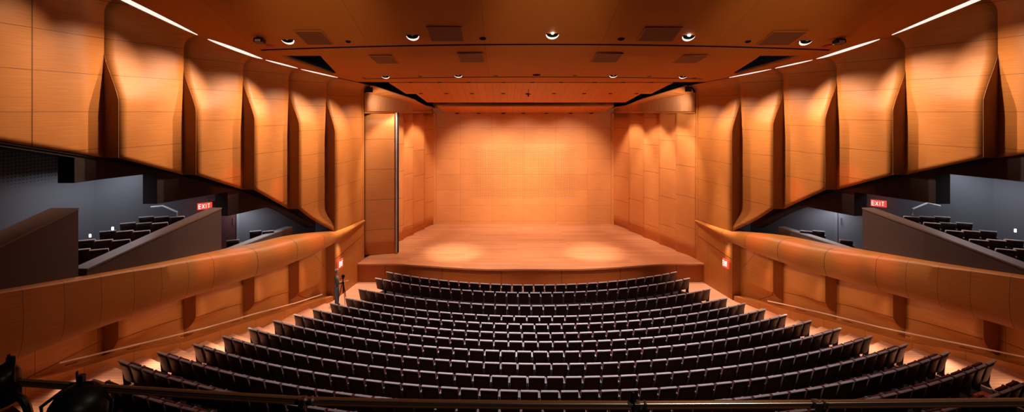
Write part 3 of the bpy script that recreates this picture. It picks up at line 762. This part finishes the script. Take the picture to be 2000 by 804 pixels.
# ------------------------------------------------------------------ balcony fronts
BAND = [(8.6, 13.9, -3.75, -6.0), (10, 13.6, -4.05, -6.1), (12, 13.3, -4.45, -6.16), (14.5, 12.7, -4.86, -6.36), (16.8, 11.9, -5.18, -6.5), (18.9, 11.0, -5.46, -6.62), (21.1, 10.2, -5.58, -6.62), (22.9, 9.72, -5.93, -6.5), (24.4, 9.47, -6.02, -6.36), (26.0, 9.28, -6.05, -6.22)]
SEAMY = [(8.6, 0), (10.5, 2), (11.4, 3), (12.3, 4), (13.2, 5), (14.1, 6), (14.9, 7), (15.75, 8), (16.6, 9), (18.3, 10), (20.2, 11), (21.9, 12), (23.4, 13.), (27, 13.9)]
def band_par(Y): return [interp(Y, [(b[0], b[k]) for b in BAND]) for k in (1, 2, 3)]
for s in (-1, 1):
    t = empty('balcony', (s * 11, 18, EYE - 6.5), label='curved veneered %s balcony front sweeping from the camera to the proscenium' % SIDE[s], cat='balcony')
    A = []; Yv = []
    N = 90
    # smoothed section parameters
    for i in range(N + 1):
        Y = lerp(8.6, 26.0, i / N)
        rl = interp(Y, [(8, .25), (14, .3), (18.5, .9), (19, 1), (30, 1)])
        q = [sum(band_par(min(26, max(8.6, Y + d)))[k] * w_ for d, w_ in ((-.8, .2), (-.4, .2), (0, .2), (.4, .2), (.8, .2))) for k in range(3)]
        hw, top, bot = q; H = top - bot; e = min(1, H / 1.2)
        back = .5 * e + .15
        prof = [(back + .5, top - .03), (back * .9 * rl + .02, top), (back * .55 * rl + .01, top - .03 * e * rl), (back * .28 * rl, top - .12 * e * rl), (.04 * e * rl, top - (.26 * e + .02) * rl), (-.02, top - .45 * H), (0, lerp(bot, top, .3)), (.05 * e, lerp(bot, top, .14)), (.13 * e, bot + .05 * e), (.3 * e, bot), (back + .7, bot + .06)]
        A.append([Vector((s * (hw + dx), Y, EYE + h)) - t.location for dx, h in prof]); Yv.append(Y)
    acc = [0]
    for j in range(1, 11): acc.append(acc[-1] + (A[20][j] - A[20][j - 1]).length)
    m = MB(); m.grid(A, lambda i, j: (Yv[i] * 1.1, -acc[j]), lambda i, j: (interp(Yv[i], SEAMY), .5))
    o = m.build('veneer_face', M['band'], t, smooth=True)
    for f in o.data.polygons: f.use_smooth = True
# dark parapets dividing the boxes
def parapet(s, pts, base, label, th=.32, cap=M['pcap'], face=M['pface']):
    # pts: (x, Y, h) along the inner face, from the stage end towards the camera
    t = empty('box_parapet', (s * pts[0][0], pts[0][1], EYE + base), label=label, cat='parapet')
    o = t.location; m = MB(); c = MB()
    def ring_(p, z0, z1, e=0): return [Vector((s * (p[0] - e), p[1], z0)) - o, Vector((s * (p[0] + th + e), p[1], z0)) - o, Vector((s * (p[0] + th + e), p[1], z1)) - o, Vector((s * (p[0] - e), p[1], z1)) - o, Vector((s * (p[0] - e), p[1], z0)) - o]
    A = [ring_(p, EYE + base, EYE + p[2] - .04) for p in pts]; m.grid(A); m.face(A[0][:4]); m.face(A[-1][:4])
    B = [ring_(p, EYE + p[2] - .05, EYE + p[2], .02) for p in pts]; c.grid(B); c.face(B[0][:4]); c.face(B[-1][:4])
    m.build('panel', face, t); c.build('cap', cap, t)
    return t
for s in (-1, 1):
    parapet(s, [(11.35, 21.5, -5.35), (11.9, 19.9, -5.42), (12.4, 18.3, -5.5)], -6.0, 'low grey sloping box parapet on the %s balcony, nearest the stage' % SIDE[s], .3, M['greyp'], plain('grey_parapet_face', (.15, .13, .145), .65, noise=.1))
    parapet(s, [(12.45, 17.9, -3.72), (12.75, 15.6, -4.0), (13.25, 13.0, -4.42)], -5.9, 'tall dark sloping box parapet in the middle of the %s balcony' % SIDE[s], .42)
    parapet(s, [(13.35, 12.85, -2.68), (13.6, 10.9, -3.25), (13.75, 9.2, -3.7)], -5.9, 'tall dark box parapet on the %s balcony, nearest the camera' % SIDE[s], .75)
    # connecting low wall between boxes (return towards the room)
    m = MB()
    # doors
    A0, A1 = Vector((s * 16.6, 17, 0)), Vector((s * 12.6, 21.5, 0)); dd = (A1 - A0).normalized(); nn = Vector((dd.y, -dd.x, 0)) * (-s if s < 0 else 1)
    nn = Vector((-s * abs(dd.y), -abs(dd.x), 0))
    q = A0 + dd * 4.25; z0 = EYE - 6.0
    t = empty('door_%d' % (1 if s < 0 else 2), q + Vector((0, 0, z0)), kind='structure'); t.rotation_euler = (0, 0, atan2(dd.y, dd.x))
    sg = 1 if s > 0 else -1
    loc = lambda u, d, z: (u, d, z)
    nl = -1 if (Matrix.Rotation(-atan2(dd.y, dd.x), 3, 'Z') @ nn).y < 0 else 1
    m = MB(); m.box((0, nl * .04, 1.06), (.98, .05, 2.12)); leaf = m.build('leaf', M['door'] if s < 0 else M['greyp'], t, bevel=.01)
    m = MB(); m.box((-.56, nl * .05, 1.1), (.1, .12, 2.24)); m.box((.56, nl * .05, 1.1), (.1, .12, 2.24)); m.box((0, nl * .05, 2.22), (1.22, .12, .12)); m.build('door_frame', M['greyp'], t)
    m = MB(); m.tube([(.38 , nl * .12, 1.0), (.38, nl * .12, 1.3)], .015); m.tube([(.38, nl * .05, 1.02), (.38, nl * .12, 1.02)], .01); m.tube([(.38, nl * .05, 1.28), (.38, nl * .12, 1.28)], .01); m.build('door_handle', M['metal'], leaf)

# ------------------------------------------------------------------ EXIT signs
def exit_sign(p, rz, w_, h_, label):
    t = empty('exit_sign', p, rz, label, 'exit sign')
    m = MB(); m.box((0, 0, 0), (w_, .06, h_)); m.build('housing', M['exit_bg'], t, bevel=.006)
    m = MB(); k = h_ * .10
    def seg(x0, z0, x1, z1):
        d = Vector((x1 - x0, 0, z1 - z0)); n = Vector((-d.z, 0, d.x)).normalized() * k * .42
        a_, b_ = Vector((x0, -.036, z0)), Vector((x1, -.036, z1))
        m.face([a_ - n, b_ - n, b_ + n, a_ + n]); 
    lw = w_ * .15; H = h_ * .3; xs_ = [-w_ * .33, -w_ * .11, w_ * .08, w_ * .26]
    x = xs_[0]; seg(x - lw / 2, -H, x - lw / 2, H); [seg(x - lw / 2 - k * .3, z, x + lw / 2, z) for z in (-H, 0, H)]
    x = xs_[1]; seg(x - lw / 2, -H, x + lw / 2, H); seg(x - lw / 2, H, x + lw / 2, -H)
    x = xs_[2]; seg(x, -H, x, H)
    x = xs_[3]; seg(x, -H, x, H); seg(x - lw / 2, H, x + lw / 2, H)
    m.build('lettering', M['exit_tx'], t, merge=False)
    return t
pp = px(400, 402, 19.2); exit_sign(pp, R(40), .52, .27, 'glowing red EXIT sign above the left balcony box')
pp = px(1716, 397, 19.2); exit_sign(pp, R(-40), .52, .27, 'glowing red EXIT sign above the right balcony box')
pp = px(661.5, 515, 23.15); exit_sign(Vector((-9.70, 23.2, pp.z)), R(80), .42, .42, 'red EXIT sign on the lower left wall behind the standing person')
pp = px(1419, 513, 23.3); exit_sign(Vector((9.70, 23.2, pp.z)), R(-80), .42, .42, 'red EXIT sign on the lower right wall beside the stage')

# ------------------------------------------------------------------ seats
def rbox(m, c, d, rot=None): m.box(c, d, rot)
def make_seat():
    t = empty('auditorium_seat', label='x', cat='seat')
    tilt = Matrix.Rotation(R(14), 3, 'X')   # back leans away from the stage
    # curved veneer shell
    m = MB(); P = []
    for side_y in (0,):
        for i in range(7):
            u = -1 + i / 3; row = []
            for j in range(7):
                v = j / 6; z = lerp(.24, .80, v); y = -.02 - (z - .24) * .26 - .012 + .03 * u * u
                row.append(Vector((u * .23, y, z)))
            P.append(row)
    m.grid(P, lambda i, j: (P[i][j].x, P[i][j].z))
    o = m.build('back_shell', M['shell'], t, smooth=True); md = o.modifiers.new('thickness', 'SOLIDIFY'); md.thickness = .018; md.offset = 0
    # upholstered back with a rolled top
    m = MB(); prof = [(-.155, .80), (-.175, .812), (-.17, .832), (-.145, .842), (-.10, .838), (-.085, .80), (-.04, .60), (.0, .44), (-.03, .42), (-.07, .55), (-.13, .77), (-.155, .80)]
    prof = [(y - .012, z) for y, z in prof]
    P = []
    for u, k in ((-.226, .8), (-.216, 1), (0, 1), (.216, 1), (.226, .8)):
        cy = -.09; cz = .65
        P.append([Vector((u, cy + (y - cy) * (k if abs(u) > .23 else 1), cz + (z - cz) * (.985 if abs(u) > .23 else 1))) for y, z in prof])
    m.grid(P); m.face(P[0][:-1]); m.face(P[-1][:-1][::-1])
    m.build('back_cushion', M['fabric'], t, smooth=True)
    # tipped-up seat
    m = MB(); rot = Matrix.Rotation(R(72), 3, 'X'); m.box((0, .09, .46), (.43, .40, .09), rot)
    m.build('seat', M['pan'], t, bevel=.02, smooth=True)
    m = MB(); m.box((.265, .08, .60), (.058, .31, .035)); m.build('armrest', M['arm'], t, bevel=.008)
    m = MB(); m.prism([(.250, -.07, 0), (.250, .16, 0), (.250, .14, .10), (.250, .2, .59), (.250, -.06, .59), (.250, -.02, .10)], (.03, 0, 0)); m.build('standard', M['std'], t)
    return t
def ordw(n):
    ones = ['', 'first', 'second', 'third', 'fourth', 'fifth', 'sixth', 'seventh', 'eighth', 'ninth', 'tenth', 'eleventh', 'twelfth', 'thirteenth', 'fourteenth', 'fifteenth', 'sixteenth', 'seventeenth', 'eighteenth', 'nineteenth']
    if n < 20: return ones[n]
    tens = {2: ('twentieth', 'twenty'), 3: ('thirtieth', 'thirty'), 4: ('fortieth', 'forty'), 5: ('fiftieth', 'fifty')}[n // 10]
    return tens[0] if n % 10 == 0 else tens[1] + '-' + ones[n % 10]
proto = make_seat(); used = False
endL = None
PITCH = .53
def seat_spots(i):
    r = ROWR[i]; half = math.asin(ROWX[i] / r); n = int(round(2 * half * r / PITCH)); out = []
    for k in range(n):
        a = lerp(-half, half, (k + .5) / n)
        out.append((r * sin(a), RC - r * cos(a), ROWZ[i], a))
    return out
def visible(p, h=.85):
    x, y = proj((p[0], p[1], p[2] + h)); return -30 < x < 2030 and y < 800
n_ind = 0
ROWFAR = 5      # rows 1..5 are the farthest
end_panels = []
for i in range(ROWFAR, 14):
    sp = seat_spots(i)
    n = len(sp)
    for k, p in enumerate(sp):
        if not visible(p): continue
        o = proto if not used else copy_tree(proto)
        used = True
        o.location = p[:3]; o.rotation_euler = (0, 0, p[3])
        o['label'] = ('dark grey-topped auditorium seat, %s from the left in the %s row from the stage' % (ordw(k + 1), ordw(i + 1)))
        o['group'] = 'seats in the curved auditorium rows'
        n_ind += 1
        if i == 13 and k in (2, n - 3):        # a seat folded down, its pan a red brightened for the light on it
            for ch in list(o.children):
                if ch.name.split('.')[0] == 'seat': bpy.data.objects.remove(ch)
            m = MB(); m.box((0, .16, .46), (.44, .44, .10)); q = m.build('seat', M['red'], o, bevel=.03, smooth=True); q['label'] = 'red folded-down seat pan, coloured as if brightly lit'
        if k == 0:      # the left end of a row has an extra armrest
            for ch in list(o.children):
                if ch.name.startswith(('armrest', 'standard')):
                    c = ch.copy(); COL.objects.link(c); c.parent = o; c.location = (-.53, 0, 0)
print('individual seats', n_ind)
# far rows as one object
def tree_meshes(root):
    out = []
    for ch in root.children:
        out.append(ch)
    return out
dg = bpy.context.evaluated_depsgraph_get()
fm = MB(); mats = []; far = bpy.data.meshes.new('seats_front_rows'); bm = bmesh.new(); uvl = bm.loops.layers.uv.new('UVMap'); bm.loops.layers.uv.new('seam')
bpy.context.view_layer.update()
parts = []
for ch in proto.children:
    if ch.location.x < -.1: continue
    if ch.data.materials[0].name not in mats: mats.append(ch.data.materials[0].name)
    parts.append(ch)
for i in range(ROWFAR):
    for (x, y, z, a) in seat_spots(i):
        X = Matrix.Translation((x, y, z)) @ Matrix.Rotation(a, 4, 'Z')
        for ch in parts:
            n0 = len(bm.verts); f0 = len(bm.faces)
            bm.from_mesh(ch.data); bm.verts.ensure_lookup_table(); bm.faces.ensure_lookup_table()
            bmesh.ops.transform(bm, matrix=X, verts=bm.verts[n0:])
            mi = mats.index(ch.data.materials[0].name)
            for f in bm.faces[f0:]: f.material_index = mi
bm.to_mesh(far); bm.free()
for n in mats: far.materials.append(bpy.data.materials[n])
o = bpy.data.objects.new('auditorium_seats', far); COL.objects.link(o)
tag(o, 'five front rows of dark auditorium seats closest to the stage', 'seats', 'seats in the curved auditorium rows', 'stuff')

# seats in the balcony boxes
bx = [('second box', [(13.5, 17.0, -3.83), (13.6, 16.3, -3.89), (13.7, 15.6, -3.99), (13.8, 14.9, -4.1), (13.9, 14.2, -4.19)], 3), ('third box', [(12.0, 20.6, -5.28), (12.75, 19.2, -5.3)], 1)]
for s in (-1, 1):
    for bn, rows, cnt in bx:
        for ri, (x, Y, h) in enumerate(rows):
            cc = 3 if bn == 'second box' else (2 if ri == 0 else 1)
            for c in range(cc):
                o = copy_tree(proto)
                for ch in list(o.children):
                    if ch.location.x < -.1: bpy.data.objects.remove(ch)
                o.location = (s * (x + c * .56), Y, EYE + h - .84); o.rotation_euler = (0, 0, -s * R(24))
                o['label'] = 'dark seat in the %s %s balcony box, %s row from the stage, %s seat' % (SIDE[s], 'middle' if bn == 'second box' else 'far', ordw(ri + 1), ('inner', 'outer' if cc == 2 else 'middle', 'outer')[c] if cc > 1 else 'single')
                o['group'] = 'seats in the balcony boxes'
    # raked plinth under the box seats
    t = MB()
    for (x, Y, h) in bx[0][1]: t.box((s * (x + .7), Y + .1, EYE + (h - .85 - 6.0) / 2), (2.8, .7, (h - .85) + 6.0))
    for (x, Y, h) in bx[1][1]: t.box((s * (x + .4), Y + .1, EYE + (h - .85 - 6.0) / 2), (1.0, .9, max(.05, (h - .85) + 6.0)))
    t.build('floor_box_rake_' + SIDE[s], M['darkfloor'], None)['kind'] = 'structure'
    # white stair rail in the box
    a = [(295, 404), (318, 402), (347, 414), (347, 424)] if s < 0 else [(1836, 402), (1812, 396), (1782, 408), (1782, 420)]
    m = MB(); Yr = 17.6
    P3 = [px(x, y, Yr) for x, y in a]; m.tube(P3, .035, 8)
    o = m.build('stair_rail', M['white'], None, smooth=True); tag(o, 'short bent white stair handrail in the %s balcony box' % SIDE[s], 'handrail')
    for k, (x, y) in enumerate(((176, 460), (220, 446)) if s < 0 else ((1983, 450),)):
        p = px(x, y, 15.6 if s < 0 else 15.0); m = MB(); m.box((0, 0, 0), (.06, .03, .10)); o = m.build('step_light', M['steplight'], None, bevel=.008); o.location = p
        tag(o, 'tiny glowing white step light in the %s balcony box%s' % (SIDE[s], ', %s one' % ('lower', 'upper')[k] if s < 0 else ''), 'step light')

# ------------------------------------------------------------------ aisle handrails
HR = [(12.8, 13.84, -6.97), (13.6, 13.72, -7.2), (16.9, 12.45, -7.93), (18.9, 11.55, -8.24), (20.6, 10.8, -8.55), (22.0, 10.15, -8.72)]
for s in (-1, 1):
    t = empty('aisle_handrail', (s * 12, 17, EYE - 8), label='slim metal wall handrail descending along the %s aisle' % SIDE[s], cat='handrail')
    hr = HR if s < 0 else [(11.0, 14.3, -6.45)] + HR[:-1] + [(21.0, 10.55, -8.62)]
    P = []
    Y0, Y1 = hr[0][0], hr[-1][0]
    for i in range(41):
        Y = lerp(Y0, Y1, i / 40); P.append(Vector((s * interp(Y, [(h[0], h[1]) for h in hr]), Y, EYE + interp(Y, [(h[0], h[2]) for h in hr]))) - t.location)
    m = MB(); m.tube(P, .025, 8); m.build('rail', M['rail'], t, smooth=True)
    for Y in (13.3, 14.9, 16.5, 18.2, 19.9, 21.0):
        x = interp(Y, [(h[0], h[1]) for h in hr]); h = interp(Y, [(q[0], q[2]) for q in hr])
        m = MB(); m.tube([Vector((s * x, Y, EYE + h - .02)) - t.location, Vector((s * (x + .02), Y, EYE + h - .10)) - t.location, Vector((s * (interp(Y, HWI) + .25), Y, EYE + h - .2)) - t.location], .014, 6)
        m.build('bracket', M['bronze'], t)

# ------------------------------------------------------------------ photographer and tripod by the left wall
def skin_chain(name, verts, edges_, mat, parent, sub=2, root=0):
    me = bpy.data.meshes.new(name); me.from_pydata([v[0] for v in verts], edges_, []); o = bpy.data.objects.new(name, me); COL.objects.link(o); o.parent = parent
    md = o.modifiers.new('skin', 'SKIN'); md.use_smooth_shade = True
    for i, v in enumerate(verts):
        r = v[1]; me.skin_vertices[0].data[i].radius = (r, r) if isinstance(r, (int, float)) else r
    me.skin_vertices[0].data[root].use_root = True
    ss = o.modifiers.new('sub', 'SUBSURF'); ss.levels = sub; ss.render_levels = sub
    me.materials.append(mat); return o
def sphere_part(name, c, r, mat, parent, cut=None):
    bm = bmesh.new(); bmesh.ops.create_uvsphere(bm, u_segments=20, v_segments=14, radius=1)
    for v in bm.verts: v.co = Vector((v.co.x * r[0], v.co.y * r[1], v.co.z * r[2])) + Vector(c)
    if cut: bmesh.ops.delete(bm, geom=[v for v in bm.verts if cut(v.co)], context='VERTS')
    for f in bm.faces: f.smooth = True
    me = bpy.data.meshes.new(name); bm.to_mesh(me); bm.free(); me.materials.append(mat)
    o = bpy.data.objects.new(name, me); COL.objects.link(o); o.parent = parent; return o
PX, PY = -9.5, 22.1
person = empty('person', (PX, PY, 0), R(-62), 'standing person in grey shirt and blue jeans beside the tripod at left', 'person')
# local: faces +Y, reaching forward
body = [((0, 0, .97), (.12, .085)), ((0, 0, 1.12), (.11, .08)), ((0, -.01, 1.30), (.135, .09)), ((0, -.01, 1.44), (.11, .075)), ((0, 0, 1.52), (.058, .06)), ((0, .02, 1.62), (.075, .09)), ((0, .025, 1.72), (.07, .085)),
        ((-.20, 0, 1.42), .058), ((-.25, .02, 1.16), .043), ((-.22, .22, 1.06), .033), ((-.21, .29, 1.06), .028),
        ((.20, 0, 1.42), .058), ((.24, .08, 1.17), .043), ((.18, .33, 1.20), .033), ((.17, .40, 1.22), .028),
        ((-.095, 0, .86), .08), ((-.11, .02, .50), .055), ((-.12, -.02, .09), .042), ((.095, 0, .86), .08), ((.11, .04, .50), .055), ((.12, .03, .09), .042)]
ed = [(0, 1), (1, 2), (2, 3), (3, 4), (4, 5), (5, 6), (3, 7), (7, 8), (8, 9), (9, 10), (3, 11), (11, 12), (12, 13), (13, 14), (0, 15), (15, 16), (16, 17), (0, 18), (18, 19), (19, 20)]
skin_chain('body', body, ed, M['skin'], person)
# clothing as slightly larger shells on the same joints
shirt = [((0, 0, .84), (.18, .14)), ((0, 0, 1.12), (.158, .122)), ((0, -.01, 1.30), (.182, .132)), ((0, -.01, 1.44), (.145, .105)), ((-.20, 0, 1.43), .07), ((-.25, .02, 1.17), .054), ((-.23, .17, 1.09), .045), ((.20, 0, 1.43), .07), ((.24, .08, 1.18), .054), ((.20, .27, 1.19), .045)]
skin_chain('shirt', shirt, [(0, 1), (1, 2), (2, 3), (3, 4), (4, 5), (5, 6), (3, 7), (7, 8), (8, 9)], M['shirt'], person)
jeans = [((0, 0, 1.04), (.16, .12)), ((0, 0, .92), (.16, .12)), ((-.10, 0, .84), .115), ((-.11, .02, .50), .078), ((-.12, -.02, .10), .062), ((.10, 0, .84), .115), ((.11, .04, .50), .078), ((.12, .03, .10), .062)]
skin_chain('jeans', jeans, [(0, 1), (1, 2), (2, 3), (3, 4), (1, 5), (5, 6), (6, 7)], M['jeans'], person)
for sx, fy in ((-.12, -.02), (.12, .03)):
    m = MB(); m.box((sx, fy + .06, .045), (.09, .27, .09)); m.build('shoe', M['shoe'], person, bevel=.03, smooth=True)
# face and hair
m = MB(); m.tube([(0, .115, 1.70), (0, .14, 1.665), (0, .115, 1.655)], [.008, .014, .008], 8); m.build('nose', M['skin'], person, smooth=True)
for sx in (-1, 1):
    sphere_part('eye', (sx * .032, .105, 1.70), (.012, .008, .009), M['shoe'], person)
    sphere_part('ear', (sx * .088, .015, 1.675), (.012, .022, .034), M['skin'], person)
m = MB(); m.box((0, .112, 1.625), (.045, .01, .008)); m.build('mouth', plain('lips', (.35, .12, .1), .6), person, bevel=.002)
sphere_part('hair', (0, .0, 1.725), (.098, .115, .10), M['hair'], person, cut=lambda c: c.z < 1.66 or (c.y > .06 and c.z < 1.745))
def fingers(base, d, parent):
    base = Vector(base); d = Vector(d).normalized(); side = d.cross(Vector((0, 0, 1))).normalized()
    V = [(tuple(base), (.03, .02)), (tuple(base + d * .06), (.034, .016))]; E = [(0, 1)]
    for k, l in enumerate((.062, .072, .068, .052)):
        o_ = base + d * .085 + side * (-.03 + .02 * k); i = len(V)
        V += [(tuple(o_), .0095), (tuple(o_ + d * l * .5 + Vector((0, 0, -.006))), .0085), (tuple(o_ + d * l * .85 + Vector((0, 0, -.03))), .0075)]; E += [(1, i), (i, i + 1), (i + 1, i + 2)]
    i = len(V); q = base + d * .03 + side * -.035
    V += [(tuple(q), .011), (tuple(q + d * .03 - side * .025 + Vector((0, 0, -.01))), .0095), (tuple(q + d * .06 - side * .03 + Vector((0, 0, -.02))), .008)]; E += [(0, i), (i, i + 1), (i + 1, i + 2)]
    return skin_chain('hand', V, E, M['skin'], parent)
fingers((-.21, .28, 1.06), (.1, 1, 0), person); fingers((.17, .39, 1.22), (0, 1, .05), person)
# tripod with camera
tp = px(670, 545, 22.0); TX, TY = tp.x, 22.0
t = empty('tripod', (TX, TY, 0), 0, 'thin black camera tripod standing in the left aisle beside the person', 'tripod')
m = MB(); m.tube([(0, 0, .7), (0, 0, 1.38)], .022, 8); m.lathe([(.04, 1.12), (.05, 1.16), (.05, 1.22), (.03, 1.26)], n=12); m.build('column', M['blackmetal'], t)
for a in (90, 205, 335):
    m = MB(); m.tube([(.03 * cos(R(a)), .03 * sin(R(a)), 1.18), (.165 * cos(R(a)), .165 * sin(R(a)), .6), (.29 * cos(R(a)), .29 * sin(R(a)), .02)], [.02, .017, .012], 7); m.build('leg', M['blackmetal'], t)
m = MB(); m.box((0, 0, 1.42), (.1, .1, .07)); m.tube([(0, 0, 1.42), (-.22, -.05, 1.33)], .01, 6); m.build('pan_head', M['blackmetal'], t, bevel=.008)
t2 = empty('camera', (TX, TY, 1.47), R(20), 'small black camera mounted on the tripod by the left wall', 'camera')
m = MB(); m.box((0, 0, .05), (.15, .08, .10)); m.box((0, 0, .11), (.05, .06, .04)); m.build('body', M['blackmetal'], t2, bevel=.008)
m = MB(); m.lathe([(.035, 0), (.035, .08), (.03, .085), (.001, .085)], (0, .03, .045), 12, 'y'); m.build('lens', M['blackmetal'], t2, smooth=True)

# ------------------------------------------------------------------ front balcony rail close to the camera
RAILP = [(20, 742, 1.64), (180, 753.5, 1.60), (400, 768, 1.56), (600, 780, 1.52), (820, 785, 1.508), (1040, 787.5, 1.503), (1240, 788, 1.5), (1600, 786, 1.505), (2040, 782, 1.51)]
t = empty('balcony_rail', px(1000, 790, 1.5), label='long bronze pipe rail crossing the bottom foreground', cat='rail')
m = MB(); P = [px(*q) - t.location for q in RAILP]; m.tube(P, .0095, 10); m.build('top_pipe', M['bronze'], t, smooth=True)
m = MB(); m.tube([p + Vector((0, -.0085, .0035)) for p in P], .0026, 8); m.build('highlight_line', M['metal'], t, smooth=True)  # thin pale tube laid along the pipe as its highlight
m = MB(); m.tube([p + Vector((0, .004, -.0155)) for p in P], .006, 8); m.build('lower_pipe', M['bronze'], t, smooth=True)
for k, x in enumerate((593, 1242, 1592)):
    y = interp(x, [(q[0], q[1]) for q in RAILP]); c = px(x, y, 1.5) - t.location
    m = MB(); m.box(c + Vector((0, -.008, .0)), (.019, .026, .022)); m.box(c + Vector((.028, -.006, 0)), (.007, .022, .021)); m.box(c + Vector((0, -.015, -.014)), (.014, .012, .014)); clamp = m.build('clamp', M['metal'], t, bevel=.002); mid = clamp if k == 1 else mid if k else None
# black knob on the middle clamp
o = MB(); o.lathe([(.001, .032), (.006, .03), (.007, .02), (.011, .012), (.012, 0)], n=12)
oo_ = o.build('clamp_knob', M['blackmetal'], mid, smooth=True); oo_.location = px(1236, 783, 1.5) - t.location
# stage lights clipped on at the lower left, seen as black shapes
def fixture(cx_, cy_, Y, sc, label, rz):
    t = empty('stage_light', px(cx_, cy_, Y), rz, label, 'stage light')
    m = MB(); m.lathe([(.001, .115), (.045, .11), (.075, .085), (.088, .04), (.09, -.02), (.085, -.12), (.001, -.12)], n=22); o = m.build('housing', M['blackmetal'], t, smooth=True); o.scale = (sc, sc, sc); o.rotation_euler = (R(8), R(18), 0)
    m = MB(); m.tube([(-.10 * sc, 0, -.05 * sc), (-.11 * sc, 0, .05 * sc), (-.03 * sc, .02, .11 * sc), (.03 * sc, .02, .11 * sc), (.11 * sc, 0, .05 * sc), (.10 * sc, 0, -.05 * sc)], .006, 8); m.build('yoke', M['blackmetal'], t, smooth=True)
    m = MB(); m.box((0, .02, .125 * sc), (.02, .02, .03)); m.box((-.012, .02, .145 * sc), (.005, .01, .02)); m.build('hook_clamp', M['blackmetal'], t, bevel=.003)
fixture(150, 815, 1.56, .95, 'black domed stage light silhouetted under the rail at lower left', R(10))
fixture(6, 748, 1.62, .55, 'black stage light cut by the left frame edge at the rail end', R(-20))
m = MB(); m.tube([px(10, 772, 1.6), px(30, 771, 1.6), px(44, 779, 1.6), px(52, 792, 1.6), px(58, 812, 1.6)], .012, 8); o = m.build('power_cable', M['blackmetal'], None, smooth=True)
tag(o, 'thick black cable looping down at the lower left corner', 'cable')
m = MB(); m.tube([px(41, 752, 1.61), px(42, 775, 1.61), px(50, 806, 1.61)], .0022, 6); o = m.build('safety_wire', M['blackmetal'], None); tag(o, 'thin dark wire hanging from the rail at lower left', 'wire')
